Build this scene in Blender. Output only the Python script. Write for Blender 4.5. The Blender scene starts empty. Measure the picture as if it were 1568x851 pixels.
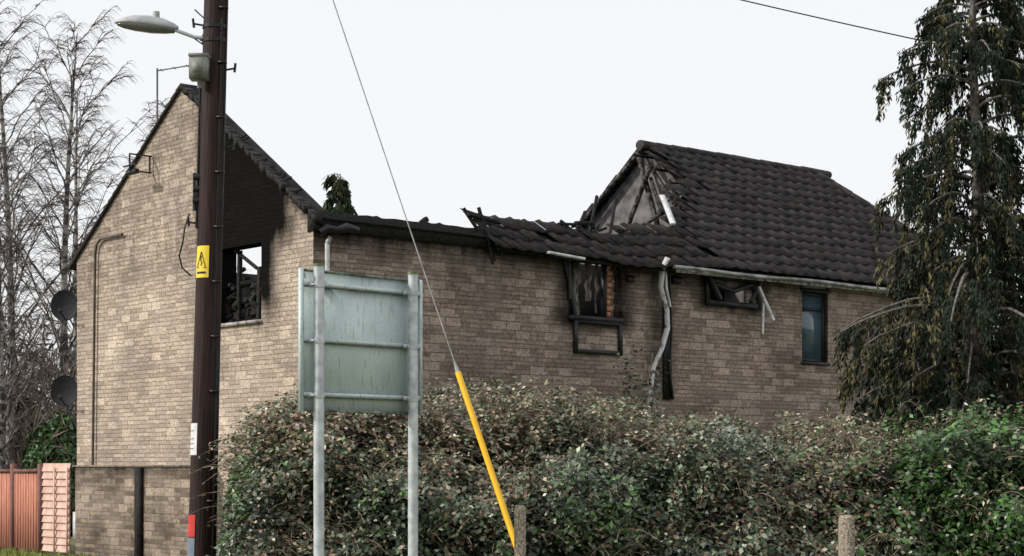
import bpy, math, random
import numpy as np
from mathutils import noise, Vector
random.seed(7); rng=np.random.default_rng(7)
scene=bpy.context.scene
COL=scene.collection

# ------------------------------------------------------------------ helpers
class MB:
    def __init__(s): s.v=[];s.q=[];s.qm=[];s.n=0;s.col=[];s.wc=[]
    def add(s,v,q,m=0,col=None,wc=None):
        v=np.asarray(v,dtype=np.float64).reshape(-1,3); q=np.asarray(q,dtype=np.int64).reshape(-1,4)
        s.v.append(v); s.q.append(q+s.n); s.qm.append(np.full(len(q),m))
        c=np.ones((len(v),4))*0.5
        if col is not None: c[:,:3]=col; c[:,3]=1
        s.col.append(c)
        w=np.zeros((len(v),3))
        if wc is not None: w[:]=wc
        s.wc.append(w); s.n+=len(v)
    def box(s,lo,hi,m=0,wc=None):
        x0,y0,z0=lo;x1,y1,z1=hi
        v=[(x0,y0,z0),(x1,y0,z0),(x1,y1,z0),(x0,y1,z0),(x0,y0,z1),(x1,y0,z1),(x1,y1,z1),(x0,y1,z1)]
        s.add(v,[(0,3,2,1),(4,5,6,7),(0,1,5,4),(1,2,6,5),(2,3,7,6),(3,0,4,7)],m,wc=wc)
    def quad(s,a,b,c,d,m=0,wc=None): s.add([a,b,c,d],[(0,1,2,3)],m,wc=wc)
    def tubes(s,P,R,sides=4,m=0,cap=False,rot=0.0,flat=1.0,col=None):
        P=np.asarray(P,float); R=np.asarray(R,float)
        if P.ndim==2: P=P[None];
        if R.ndim==0: R=np.full(P.shape[:2],float(R))
        if R.ndim==1: R=np.broadcast_to(R,P.shape[:2])
        M,K,_=P.shape
        T=np.gradient(P,axis=1); T/=np.linalg.norm(T,axis=2,keepdims=True)+1e-9
        mean=P[:,-1]-P[:,0]
        ref=np.where((np.abs(mean[:,2])>np.abs(mean[:,0])+np.abs(mean[:,1]))[:,None],np.array([[1.,0,0]]),np.array([[0,0,1.]]))[:,None,:]
        A=np.cross(T,ref); A/=np.linalg.norm(A,axis=2,keepdims=True)+1e-9
        B=np.cross(T,A)
        ang=np.arange(sides)*2*math.pi/sides+rot
        V=P[:,:,None,:]+R[:,:,None,None]*(A[:,:,None,:]*np.cos(ang)[None,None,:,None]+B[:,:,None,:]*flat*np.sin(ang)[None,None,:,None])
        idx=np.arange(M*K*sides).reshape(M,K,sides)
        a=idx[:,:-1,:];b=idx[:,1:,:];a2=np.roll(a,-1,2);b2=np.roll(b,-1,2)
        q=np.stack([a,a2,b2,b],-1).reshape(-1,4)
        s.add(V.reshape(-1,3),q,m,col=col)
        if cap and M==1:
            for ring in (V[0,0],V[0,-1]):
                c=ring.mean(0); 
                for i in range(0,sides):
                    s.add([c,ring[i],ring[(i+1)%sides],ring[(i+1)%sides]*.999+c*.001],[(0,1,2,3)],m)
    def beam(s,a,b,r=.04,m=0,flat=1.0,sides=4):
        s.tubes([[a,b]],r,sides,m,cap=True,rot=math.pi/4,flat=flat)
    def leaves(s,C,D,N,L,W,col,m=0):
        D=D/(np.linalg.norm(D,axis=1,keepdims=True)+1e-9)
        S=np.cross(D,N); S/=np.linalg.norm(S,axis=1,keepdims=True)+1e-9
        U=np.cross(S,D)
        L=L[:,None];W=W[:,None]
        v=np.stack([C,C+D*L*.45+S*W*.5+U*W*.12,C+D*L,C+D*L*.45-S*W*.5+U*W*.12],1).reshape(-1,3)
        q=np.arange(len(C)*4).reshape(-1,4)
        s.add(v,q,m,col=np.repeat(col,4,axis=0))
    def obj(s,name,mats,parent=None,smooth=False,loc=None):
        v=np.concatenate(s.v);q=np.concatenate(s.q);m=np.concatenate(s.qm)
        me=bpy.data.meshes.new(name)
        me.vertices.add(len(v)); me.vertices.foreach_set('co',v.ravel().astype(np.float32))
        me.loops.add(q.size); me.loops.foreach_set('vertex_index',q.ravel().astype(np.int32))
        me.polygons.add(len(q)); me.polygons.foreach_set('loop_start',(np.arange(len(q))*4).astype(np.int32))
        me.polygons.foreach_set('material_index',m.astype(np.int32))
        if smooth: me.polygons.foreach_set('use_smooth',np.ones(len(q),bool))
        a=me.attributes.new('col','FLOAT_COLOR','POINT'); a.data.foreach_set('color',np.concatenate(s.col).ravel().astype(np.float32))
        a=me.attributes.new('wc','FLOAT_VECTOR','POINT'); a.data.foreach_set('vector',np.concatenate(s.wc).ravel().astype(np.float32))
        for mm in mats: me.materials.append(mm)
        me.update(calc_edges=True)
        o=bpy.data.objects.new(name,me); COL.objects.link(o)
        if parent: o.parent=parent
        if loc: o.location=loc
        return o
def empty(name,loc=(0,0,0),rz=0):
    o=bpy.data.objects.new(name,None); COL.objects.link(o); o.location=loc; o.rotation_euler=(0,0,rz); return o

def mat(name,c1,c2=None,scale=8,rough=.7,metal=0,bump=0.0,spec=.5,detail=6,stretch=(1,1,1),lo=.35,hi=.65,attr=False,trans=0):
    m=bpy.data.materials.new(name); m.use_nodes=True; nt=m.node_tree; n=nt.nodes; l=nt.links
    b=n['Principled BSDF']; b.inputs['Roughness'].default_value=rough; b.inputs['Metallic'].default_value=metal
    b.inputs['Specular IOR Level'].default_value=spec
    if attr:
        at=n.new('ShaderNodeAttribute'); at.attribute_name='col'
        l.new(at.outputs['Color'],b.inputs['Base Color'])
        return m
    tc=n.new('ShaderNodeTexCoord'); mp=n.new('ShaderNodeMapping'); mp.inputs['Scale'].default_value=stretch
    l.new(tc.outputs['Object'],mp.inputs['Vector'])
    nz=n.new('ShaderNodeTexNoise'); nz.inputs['Scale'].default_value=scale; nz.inputs['Detail'].default_value=detail
    l.new(mp.outputs[0],nz.inputs['Vector'])
    cr=n.new('ShaderNodeValToRGB'); cr.color_ramp.elements[0].position=lo; cr.color_ramp.elements[1].position=hi
    c2=c2 or c1
    cr.color_ramp.elements[0].color=(*c1,1); cr.color_ramp.elements[1].color=(*c2,1)
    l.new(nz.outputs['Fac'],cr.inputs[0]); l.new(cr.outputs[0],b.inputs['Base Color'])
    if bump:
        bp=n.new('ShaderNodeBump'); bp.inputs['Strength'].default_value=bump; bp.inputs['Distance'].default_value=.02
        l.new(nz.outputs['Fac'],bp.inputs['Height']); l.new(bp.outputs[0],b.inputs['Normal'])
    return m

def brick_mat(name,ca,cb,cc,mortar,soot_all=0.0,thr=.8):
    m=bpy.data.materials.new(name); m.use_nodes=True; nt=m.node_tree; n=nt.nodes; l=nt.links
    b=n['Principled BSDF']; b.inputs['Roughness'].default_value=.9
    at=n.new('ShaderNodeAttribute'); at.attribute_name='wc'
    def brick(w,h,c1,c2,mo,ms,off=.5):
        k=n.new('ShaderNodeTexBrick'); k.inputs['Scale'].default_value=1; k.inputs['Brick Width'].default_value=w
        k.inputs['Row Height'].default_value=h; k.inputs['Mortar Size'].default_value=ms; k.inputs['Mortar Smooth'].default_value=.4
        k.inputs['Color1'].default_value=(*c1,1);k.inputs['Color2'].default_value=(*c2,1);k.inputs['Mortar'].default_value=(*mo,1)
        k.offset=off; l.new(at.outputs['Vector'],k.inputs['Vector']); return k
    def mix(f,a,b_,t='MIX'):
        x=n.new('ShaderNodeMix'); x.data_type='RGBA'; x.blend_type=t
        for s_,val in ((0,f),(6,a),(7,b_)):
            if isinstance(val,(int,float)): x.inputs[s_].default_value=val
            elif isinstance(val,tuple): x.inputs[s_].default_value=(*val,1)
            else: l.new(val,x.inputs[s_])
        return x.outputs[2]
    def ramp(src,p0,p1,a=0,b_=1):
        r=n.new('ShaderNodeMapRange'); r.inputs[1].default_value=p0;r.inputs[2].default_value=p1;r.inputs[3].default_value=a;r.inputs[4].default_value=b_
        l.new(src,r.inputs[0]); return r.outputs[0]
    def nz(sc,det=5,vec=None):
        k=n.new('ShaderNodeTexNoise'); k.inputs['Scale'].default_value=sc;k.inputs['Detail'].default_value=det
        l.new(vec or at.outputs['Vector'],k.inputs['Vector']); return k.outputs['Fac']
    small=brick(.34,.066,ca,cb,mortar,.006,.43)
    small.squash=.6; small.squash_frequency=3
    big=brick(.29,.132,cc,ca,mortar,.007,.37)
    sel=brick(.29,.132,(0,0,0),(1,1,1),(0,0,0),0,.37)
    sm=ramp(sel.outputs['Color'],thr,thr+.02)
    col=mix(sm,small.outputs['Color'],big.outputs['Color'])
    def mul(col,f):
        cv=n.new('ShaderNodeCombineColor'); [l.new(f,cv.inputs[i]) for i in range(3)]
        return mix(1.0,col,cv.outputs[0],'MULTIPLY')
    col=mul(col,ramp(nz(.8,5),.3,.7,.70,1.22))
    col=mul(col,ramp(nz(24,6),.25,.75,.50,1.40))
    col=mix(ramp(nz(1.7,3),.40,.65,0,.30),col,(.30,.255,.23))
    sp=n.new('ShaderNodeSeparateXYZ'); l.new(at.outputs['Vector'],sp.inputs[0])
    mpv=n.new('ShaderNodeMapping'); mpv.inputs['Scale'].default_value=(1.6,.5,0); l.new(at.outputs['Vector'],mpv.inputs[0])
    nn=ramp(nz(3.0,8,mpv.outputs[0]),.3,.7,-.16,.16)
    ad=n.new('ShaderNodeMath'); ad.operation='ADD'; l.new(sp.outputs[2],ad.inputs[0]); l.new(nn,ad.inputs[1])
    s1=ramp(ad.outputs[0],.06,.84,soot_all,.99)
    col=mix(s1,col,(.004,.004,.0045))
    l.new(col,b.inputs['Base Color'])
    l.new(ramp(s1,0,1,.2,.03),b.inputs['Specular IOR Level'])
    bp=n.new('ShaderNodeBump'); bp.inputs['Strength'].default_value=.9; bp.inputs['Distance'].default_value=.015
    h=mix(sm,small.outputs['Fac'],big.outputs['Fac'])
    hh=n.new('ShaderNodeMath'); hh.operation='MULTIPLY_ADD'; l.new(h,hh.inputs[0]); hh.inputs[1].default_value=-1; l.new(nz(40,4),hh.inputs[2])
    l.new(hh.outputs[0],bp.inputs['Height']); l.new(bp.outputs[0],b.inputs['Normal'])
    return m

# ------------------------------------------------------------------ materials
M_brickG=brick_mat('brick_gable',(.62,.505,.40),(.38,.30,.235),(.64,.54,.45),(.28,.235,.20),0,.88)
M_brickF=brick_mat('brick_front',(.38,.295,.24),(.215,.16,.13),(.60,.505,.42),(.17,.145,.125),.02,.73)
M_brickW=brick_mat('brick_garden',(.42,.33,.25),(.15,.11,.085),(.52,.45,.37),(.24,.20,.16),.0,.75)
M_block=mat('grey_block',(.065,.061,.064),(.19,.18,.18),5,.9,bump=.4)
M_char=mat('charred_wood',(.005,.005,.005),(.018,.016,.015),14,.8,bump=.8,spec=.3)
M_ash=mat('ashy_timber',(.012,.011,.011),(.14,.13,.125),11,.9,bump=.8,spec=.2,lo=.42,hi=.66)
M_charin=mat('charred_interior',(.006,.006,.006),(.026,.024,.023),3,.9,bump=.5,spec=.2)
M_tile=mat('roof_tile',(.013,.0115,.0115),(.048,.041,.039),6,.75,bump=.5,spec=.3)
M_tileb=mat('roof_tile_burnt',(.009,.008,.008),(.034,.028,.025),9,.8,bump=.5,spec=.3)
M_upvc=mat('white_upvc',(.42,.42,.42),(.74,.74,.75),7,.4)
M_gut=mat('grey_gutter',(.10,.10,.10),(.36,.36,.36),5,.5)
M_upvcdirty=mat('sooted_upvc',(.05,.05,.05),(.45,.44,.43),9,.5)
M_plastic=mat('dark_frame',(.014,.014,.016),(.024,.024,.026),10,.45,spec=.3)
M_orange=mat('exposed_brick',(.36,.13,.07),(.50,.28,.18),16,.9)
M_gal=mat('galvanised_steel',(.38,.41,.43),(.60,.63,.65),12,.5,metal=.25)
M_pole=mat('creosoted_wood',(.010,.005,.0045),(.036,.014,.011),7,.6,bump=.6,stretch=(6,6,.4),spec=.25)
M_black=mat('black_plastic',(.010,.010,.012),(.018,.018,.02),10,.4,spec=.3)

# ------------------------------------------------------------------ house
TH=math.atan2(.647,.763)
house=empty('fire_damaged_brick_house',(-2.74,24.6,0),TH)
W=7.08; LEN=15.9; PF=.726; PG=.664
def wall(mb,us,zs,holes,top,place,n,mi,soot_dark,flip=False):
    us=sorted(set(np.round(us,4)));zs=sorted(set(np.round(zs,4)))
    V=[];WC=[]
    for u in us:
        t=top(u)
        for z in zs:
            zz=min(z,t); V.append(place(u,zz,n)); WC.append((u,zz,soot_dark(u,zz)))
    q=[];nz_=len(zs)
    for i in range(len(us)-1):
        for j in range(nz_-1):
            um=(us[i]+us[i+1])/2; zm=(zs[j]+zs[j+1])/2
            if zs[j]>=top(us[i])-1e-6 and zs[j]>=top(us[i+1])-1e-6: continue
            if any(h[0]<um<h[1] and h[2]<zm<h[3] for h in holes): continue
            a=i*nz_+j; qq=(a,a+nz_,a+nz_+1,a+1)
            q.append(qq[::-1] if flip else qq)
    mb.add(V,q,mi,wc=WC)
def reveals(mb,holes,place,depth,mi,soot_dark):
    for (a,b,c,d) in holes:
        for (p,q_) in (((a,c),(b,c)),((b,c),(b,d)),((b,d),(a,d)),((a,d),(a,c))):
            pts=[(p,0),(q_,0),(q_,depth),(p,depth)]
            mb.add([place(x[0],x[1],n) for x,n in pts],[(0,1,2,3)],mi,wc=[(x[0]+n,x[1],soot_dark(*x)) for x,n in pts])
def sst(x,a,b):
    t=max(0,min(1,(x-a)/(b-a))); return t*t*(3-2*t)
def gsoot_dark(w,z):
    top=5+PG*(3.54-abs(w-3.54))
    s=1.12*sst(w,-.05,1.25)*sst(z,4.15,4.75)
    s*= .60+.40*sst(z,4.5,5.0) if w<1.25 else 1
    s=max(s,.95*(1-sst(abs(w-1.30),.02,.68))*sst(z,3.25,4.1))
    s=max(s,(.9 if w<3.4 else .35)*(1-sst(top-z,.05,.25)))
    s=max(s,.30*(1-sst(z,.0,.5)))  # darker towards the foot of the wall
    if w>2.75: s*=1-sst(w,2.75,3.3)*.80
    return s
holesF=[(4.80,5.80,3.81,4.76),(7.85,9.05,4.24,4.76),(10.25,10.95,3.34,4.76)]
def fsoot(u,z):
    s=.72*sst(z,4.30,4.85)+.03
    if u>6: s=max(s,.55*sst(z,4.25,4.7))
    for (a,b,c,d),k in zip(holesF,(.80,.80,.2)):
        dx=max(a-u,0,u-b);dz=max(c-z,0,z-d)*(1 if z>d else 2.2)
        s=max(s,k*(1-sst(math.hypot(dx,dz),.02,.6)))
    s=max(s,.5*(1-sst(abs(u-6.75),.1,.5))*sst(z,2.2,3.2))
    s=max(s,.32*(1-sst(u,0,.10)))
    s=max(s,.36*(1-sst(abs(u-2.7),.1,1.4))*sst(z,3.6,4.7))
    if u>10.95: s*=.2
    return s
pf=lambda u,z,n:(u,n,z); pg=lambda w,z,n:(n,w,z)
mb=MB()
us=list(np.arange(0,LEN+.01,.15))+[LEN]; zs=list(np.arange(0,4.85,.15))+[4.86]
for h in holesF: us+=[h[0],h[1]]; zs+=[h[2],h[3]]
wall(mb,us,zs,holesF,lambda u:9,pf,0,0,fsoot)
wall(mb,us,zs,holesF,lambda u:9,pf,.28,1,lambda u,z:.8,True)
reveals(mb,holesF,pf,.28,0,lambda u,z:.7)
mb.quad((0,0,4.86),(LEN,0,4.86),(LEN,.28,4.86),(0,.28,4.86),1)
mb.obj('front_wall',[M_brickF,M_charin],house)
mb=MB()
holesG=[(1.33,2.46,3.62,4.73)]
gt=lambda w:5+PG*(3.54-abs(w-3.54))
ws=list(np.arange(0,W,.118))+[W,3.54,1.33,2.46]; zs=list(np.arange(0,7.4,.12))+[3.62,4.73,7.4]
wall(mb,ws,zs,holesG,gt,pg,0,0,gsoot_dark,True)
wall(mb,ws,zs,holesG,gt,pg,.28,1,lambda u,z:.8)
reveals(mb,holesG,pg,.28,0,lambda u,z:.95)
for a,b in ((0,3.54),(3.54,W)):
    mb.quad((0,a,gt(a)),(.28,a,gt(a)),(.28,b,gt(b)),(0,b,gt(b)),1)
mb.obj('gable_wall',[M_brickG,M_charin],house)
mb=MB()
mb.box((.28,W-.28,0),(LEN,W,4.95),0); mb.box((LEN-.28,.28,0),(LEN-.003,W-.283,4.7),0)
mb.box((.283,.283,2.4),(LEN-.3,W-.3,2.6),0)
mb.box((4.1,.283,2.6),(4.2,W-.3,4.35),0); 
mb.box((4.5,1.5,2.6),(9.89,1.6,4.9),0)  # partition added behind the windows so that they show dark
mb.obj('interior_walls_and_floor',[M_charin],house)
mb=MB(); x0,x1=9.95,10.17
rt=lambda v:4.93+PF*(3.54-abs(v-3.54))
vv=np.linspace(.283,W-.283,24)
for a,b in zip(vv[:-1],vv[1:]):
    mb.quad((x0,a,2.6),(x0,b,2.6),(x0,b,rt(b)),(x0,a,rt(a)),0)
    mb.quad((x1,a,2.6),(x1,b,2.6),(x1,b,rt(b)),(x1,a,rt(a)),0)
    mb.quad((x0,a,rt(a)),(x0,b,rt(b)),(x1,b,rt(b)),(x1,a,rt(a)),0)
mb.obj('party_wall',[M_block],house)

# roof tiles
mb=MB()
tw=.30; dv=.272
prof=[0,.018,.03,.018,0,-.002,0]
px=[0,.05,.09,.13,.18,.24,.30]
def lbound(v):
    pts=[(-.4,2.95),(.40,3.0),(.50,5.6),(.66,7.4),(.78,7.9),(1.6,8.75),(1.9,8.9),(2.15,9.55),(2.9,9.6),(3.54,9.85),(4,9.85)]
    for (a,ua),(b,ub) in zip(pts[:-1],pts[1:]):
        if v<=b: return ua+(ub-ua)*(v-a)/(b-a)
    return pts[-1][1]
def ubr(v): return 16.2+(14.8-16.2)*(v+.3)/3.84
def sagf(u,v):
    return -(.10*math.sin((u-3)/5*math.pi)+.035*math.sin(u*2.3)*(1 if u<7 else 0)) if 3<u<8 else .012*noise.noise(Vector((u*.5,v,0)))
v=-.30
while v<3.5:
    v2=min(v+dv*1.12,3.56)
    u=3.0
    while u<16.3:
        um=u+.15
        if um>lbound(v+.05)+random.uniform(-.10,.10) and um<ubr(v+.1):
            burnt=um<8.2 and v<.9 or (um-lbound(v)<.6 and v>.6)
            jz=random.uniform(-.010,.012)*(1.3 if burnt else .45); jr=random.uniform(-.006,.006) if burnt else random.uniform(-.003,.003)
            if um-lbound(v)<.6 and v>.7: jr=random.uniform(-.05,.05)
            if burnt and v>-.2 and random.random()<.03: u+=tw; continue
            def P(xx,vvv,h): return (xx,vvv-h*.58,5.0+PF*vvv+h*.81+sagf(xx,vvv)+(jr*(xx-um)/.15))
            V=[]
            for hh,va in ((.05+jz,v),(.012+jz,v2)):
                for a,b in zip(px,prof): V.append(P(u+a,va,hh+b*1.25))
            for a,b in zip(px,prof): V.append(P(u+a,v,.02+jz+b*.6))
            n_=len(px); q=[]
            for k in range(n_-1): q.append((k,k+1,n_+k+1,n_+k)); q.append((2*n_+k,2*n_+k+1,k+1,k))
            mb.add(V,q,1 if burnt or random.random()<.12 else 0)
        u+=tw
    v+=dv
def under(v): return 5.0+PF*v-.03
vs=np.linspace(-.28,3.5,14)
for a,b in zip(vs[:-1],vs[1:]):
    la,lb=lbound(a)+.12,lbound(b)+.12
    fs=np.linspace(0,1,13)
    for f0,f1 in zip(fs[:-1],fs[1:]):
        A0=la+(ubr(a)-la)*f0;A1=la+(ubr(a)-la)*f1;B0=lb+(ubr(b)-lb)*f0;B1=lb+(ubr(b)-lb)*f1
        mb.quad((A0,a,under(a)+sagf(A0,a)-.02),(A1,a,under(a)+sagf(A1,a)-.02),(B1,b,under(b)+sagf(B1,b)-.02),(B0,b,under(b)+sagf(B0,b)-.02),2)
mb.quad((9.9,W+.3,4.78),(16.2,W+.3,4.78),(14.8,3.54,7.6),(9.9,3.54,7.6),0)
mb.quad((16.2,-.3,4.78),(16.2,W+.3,4.78),(14.8,3.54,7.6),(14.79,3.54,7.6),0)
mb.obj('roof_tiles',[M_tile,M_tileb,M_char],house)
mb=MB()
u=9.75
while u<14.8:
    z=7.58+random.uniform(-.006,.006)
    mb.tubes([[(u,3.54,z),(u+.44,3.54,z)]],[.115,.105],10,0,cap=True,flat=.8); u+=.42
N=11
for k in range(N):
    a=np.array((14.8,3.54,7.58));b=np.array((16.25,-.32,4.79))
    p=a+(b-a)*k/N;q_=a+(b-a)*(k+1.04)/N
    mb.tubes([[p,q_]],[.075,.085],8,0,cap=True)
mb.obj('ridge_tiles',[M_tile],house,smooth=False)
# verge of left gable
mb=MB()
for side in (0,1):
    n=46 if side==0 else 24
    for k in range(n):
        f0,f1=k/n,(k+1.15)/n
        if side==0 : a,b=(-.12,3.54)
        else: a,b=(W+.22,3.54)
        w0=a+(b-a)*f0; w1=a+(b-a)*min(f1,1.0)
        if side==0 and random.random()<.04: continue
        ext=.06+random.uniform(-.03,.05) if side==0 else .34
        th=.07+random.uniform(0,.04) if side==0 else .05
        dz=random.uniform(-.012,.008) if side==0 else 0
        z0,z1=5+PG*(3.54-abs(w0-3.54))+.025+dz,5+PG*(3.54-abs(w1-3.54))+.02+dz
        x0=-.05-(random.uniform(0,.02) if side==0 else 0)
        tp=.004 if side==0 else .02
        V=[(x0,w0,z0-th),(ext,w0,z0-th),(ext,w1,z1-th),(x0,w1,z1-th),(x0,w0,z0+tp),(ext,w0,z0+tp),(ext,w1,z1),(x0,w1,z1)]
        mb.add(V,[(0,3,2,1),(4,5,6,7),(0,1,5,4),(1,2,6,5),(2,3,7,6),(3,0,4,7)],1 if side==0 else 0)
for k in range(16):
    w=random.uniform(.1,3.0); z=gt(w)+.02; mb.beam((.05,w,z),(.12,w+random.uniform(-.1,.1),z+random.uniform(.02,.07)),.02,1)
mb.obj('gable_verge_tiles',[M_tileb,M_char],house)
# wall-plate, rafters and debris
mb=MB()
xs=np.linspace(-.02,3.1,40); V=[];
for x in xs:
    t=5.03+.012*noise.noise(Vector((x*4,0,0)))*2+ (.02 if random.random()<.1 else 0); bt=4.775+.03*noise.noise(Vector((x*6,3,0)))
    V+=[(x,-.09,bt),(x,-.085,t),(x,.12,t-.01),(x,.12,4.75)]
q=[]
for i in range(len(xs)-1):
    a=i*4;b=a+4
    q+=[(a,b,b+1,a+1),(a+1,b+1,b+2,a+2),(a+2,b+2,b+3,a+3),(a+3,b+3,b,a)]
q+=[(0,1,2,3)]
mb.add(V,q)
mb.beam((.1,-.12,4.93),(3.0,-.115,4.92),.025)
mb.box((3.1,-.05,4.70),(16,.1,4.86))
for (a,b,r) in [
 ((9.7,3.56,7.45),(9.65,2.95,5.95),.05),((9.75,3.4,7.3),(9.7,2.55,6.3),.04),((9.6,3.1,7.1),(9.55,3.9,5.6),.045),
 ((9.4,3.9,5.7),(9.5,2.6,6.2),.04),((9.8,3.54,7.5),(9.7,5.2,6.2),.05),((9.75,5.2,6.2),(9.75,6.6,5.1),.06),
 ((9.2,2.4,6.1),(9.7,3.2,6.9),.035)]:
    mb.beam(a,b,r,1)
for (a,b,r) in [
 ((5.65,.5,5.25),(5.95,.65,5.90),.028),((5.3,.45,5.38),(5.72,.5,5.42),.045),((6.1,.5,5.30),(6.42,.7,5.90),.026),
 ((5.4,.45,5.38),(5.6,.55,5.60),.03),((4.9,.42,5.33),(5.3,.45,5.36),.03),
 ((2.9,-.05,5.35),(3.12,-.15,4.55),.028),((2.65,-.1,5.22),(3.3,.0,5.18),.035),((2.65,.0,5.32),(2.85,-.1,5.0),.028),((3.0,-.12,5.0),(3.05,-.2,4.5),.022),
 ((2.75,.1,5.30),(3.6,.3,5.22),.03),((1.95,.1,5.05),(2.05,.1,5.12),.05)]:
    mb.beam(a,b,r)
for v in np.arange(.8,3.4,.42): mb.beam((9.4+random.uniform(-.25,.2),v,5+PF*v-.10),(14.8,v,5+PF*v-.10),.03)
for k in range(16):
    f=k/16; v0=3.54+f*3.6; v1=v0+.30; z=lambda v:7.52-PF*(v-3.54)
    e=random.uniform(.02,.22); dz=random.uniform(-.02,.05)
    mb.add([(9.95-e,v0,z(v0)-.08),(10.5,v0,z(v0)-.08),(10.5,v1,z(v1)-.08),(9.95-e,v1,z(v1)-.08),
            (9.95-e,v0,z(v0)+.05+dz),(10.5,v0,z(v0)+.05),(10.5,v1,z(v1)+.05),(9.95-e,v1,z(v1)+.03+dz)],[(0,3,2,1),(4,5,6,7),(0,1,5,4),(1,2,6,5),(2,3,7,6),(3,0,4,7)],0)
for k in range(40):
    if k<12: u=random.uniform(5.0,6.4); v=.46
    else: v=random.uniform(.8,2.2); u=lbound(v)+random.uniform(-.3,.25)
    z=5.0+PF*v+random.uniform(-.04,.04)
    d=Vector((random.uniform(-1,1),random.uniform(-1,1),random.uniform(-.3,.5))).normalized()*random.uniform(.05,.16)
    mb.beam((u,v,z),(u+d.x,v+d.y,z+d.z),random.uniform(.012,.03),k%2 if k>=12 else 0)
for k in range(26):
    u=random.uniform(3,9.6); mb.beam((u,-.25,4.80),(u+random.uniform(-.05,.05),-.22,4.80-random.uniform(.05,.22)),random.uniform(.01,.02))
for k in range(60):
    w=random.uniform(1.4,2.45); z=3.62+abs(random.gauss(0,.30))+(.25 if w>1.9 else 0)*random.random()
    d=Vector((random.uniform(-.1,.1),random.uniform(-.12,.12),random.uniform(-.12,.12)))
    mb.beam((.2+random.uniform(-.05,.1),w,min(z,4.4)),(.2+d.x,w+d.y,min(z,4.4)+d.z),random.uniform(.02,.07))
mb.beam((.15,2.18,3.62),(.18,2.20,4.7),.04); mb.beam((.1,1.36,3.62),(.1,1.37,4.73),.03)
mb.beam((.15,1.62,3.65),(.22,1.70,4.42),.05); mb.beam((.15,2.3,4.72),(.2,1.75,4.40),.03)
mb.obj('charred_timbers',[M_char,M_ash],house)
# gutters, pipes
mb=MB()
K=30
xs=np.linspace(6.7,16.2,K)
mb.tubes([[ (x,-.36,4.71+.012*math.sin(x*2)) for x in xs]],.030,8,2)
mb.box((6.8,-.32,4.64),(16.1,-.30,4.74),1)
mb.tubes([[(.17,-.09,z) for z in (0,2,4.2,4.60)]],.034,10,0)
mb.beam((4.0,-.36,4.74),(4.7,-.40,4.69),.05,0,flat=.5)
mb.tubes([[(.17,-.1,4.60),(.20,-.14,4.68)]],.04,8,1)
mb.tubes([[(6.62,-.3,4.86),(6.60,-.2,4.7),(6.62,-.14,4.4),(6.76,-.14,4.05),(6.78,-.13,3.75),(6.64,-.14,3.4),(6.46,-.13,3.1),(6.38,-.13,2.6),(6.36,-.1,1.9)]],[.055,.06,.05,.05,.06,.05,.05,.045,.045],8,3,flat=.6)
mb.tubes([[(6.70,-.16,4.8),(6.74,-.15,4.4),(6.86,-.12,4.1)]],.022,6,0)
mb.beam((8.9,-.2,4.55),(9.25,-.22,4.0),.035,0); mb.beam((9.05,-.18,4.3),(9.0,-.2,3.75),.02,0)
mb.beam((8.25,1.45,6.22),(7.74,.68,5.60),.065,0,flat=.45)
M_melt=mat('melted_white_pipe',(.10,.10,.105),(.62,.62,.63),6,.45,lo=.34,hi=.46)
mb.obj('gutter_and_downpipes',[M_upvc,M_upvcdirty,M_gut,M_melt],house)
mb=MB()
mb.tubes([[(.02,-.13,4.72),(.12,-.16,4.79),(.25,-.2,4.77),(.42,-.2,4.82),(.62,-.18,4.80)]],[.05,.06,.05,.065,.05],8,0)
mb.box((6.80,-.035,2.6),(6.98,-.004,4.15)); mb.box((7.0,-.06,4.50),(7.2,-.004,4.62)); mb.box((5.98,-.05,4.45),(6.12,-.004,4.56))
mb.tubes([[(6.92,-.05,4.6),(6.95,-.06,3.7),(6.90,-.06,3.1),(7.0,-.05,2.6)]],.02,5)
mb.obj('burnt_cables_and_boxes',[M_black],house)
# windows
def frame(mb,a,b,c,d,t,n0,n1,m=0):
    mb.box((a,n0,c),(a+t,n1,d),m);mb.box((b-t,n0,c),(b,n1,d),m);mb.box((a+t,n0,c),(b-t,n1,c+t),m);mb.box((a+t,n0,d-t),(b-t,n1,d),m)
mb=MB()
frame(mb,4.83,5.86,3.27,3.81,.07,-.05,-.004)
mb.box((4.74,-.06,3.79),(5.9,.1,3.86)); mb.box((4.83,.05,3.86),(4.90,.12,4.74)); mb.box((5.54,.05,3.86),(5.60,.12,4.74))
mb.beam((4.62,-.05,4.7),(4.85,-.04,3.85),.04,0); mb.beam((4.68,-.08,4.75),(4.72,-.05,4.1),.03)
frame(mb,7.80,9.15,4.20,4.72,.085,-.04,-.003)
mb.beam((7.75,-.1,4.72),(8.1,-.06,4.3),.05,0); mb.beam((9.12,-.1,4.75),(8.85,-.06,4.3),.05,0)
mb.beam((8.0,-.05,4.55),(8.4,-.08,4.45),.05,0);mb.beam((8.4,-.08,4.45),(8.9,-.05,4.6),.05,0)
frame(mb,10.26,10.94,3.35,4.58,.06,.06,.12); mb.box((10.26,.06,4.26),(10.94,.119,4.31))
mb.box((10.2,-.02,4.58),(11.0,.119,4.64)); mb.box((10.22,-.04,3.30),(10.98,.058,3.348))
mb.obj('window_frames',[M_plastic],house)
mb=MB()
mb.box((10.26,.03,4.64),(10.94,.05,4.76),2)
mb.box((10.30,.085,3.4),(10.90,.095,4.54),0)
mb.box((10.4,.18,3.34),(10.62,.2,4.5),1)
for k in range(9): mb.box((5.62,.05,3.88+k*.095),(5.62+(.12 if k%2 else .07),.14,3.88+k*.095+random.uniform(.055,.08)),3)
mb.box((7.95,.02,4.50),(8.95,.04,4.68),4)
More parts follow.
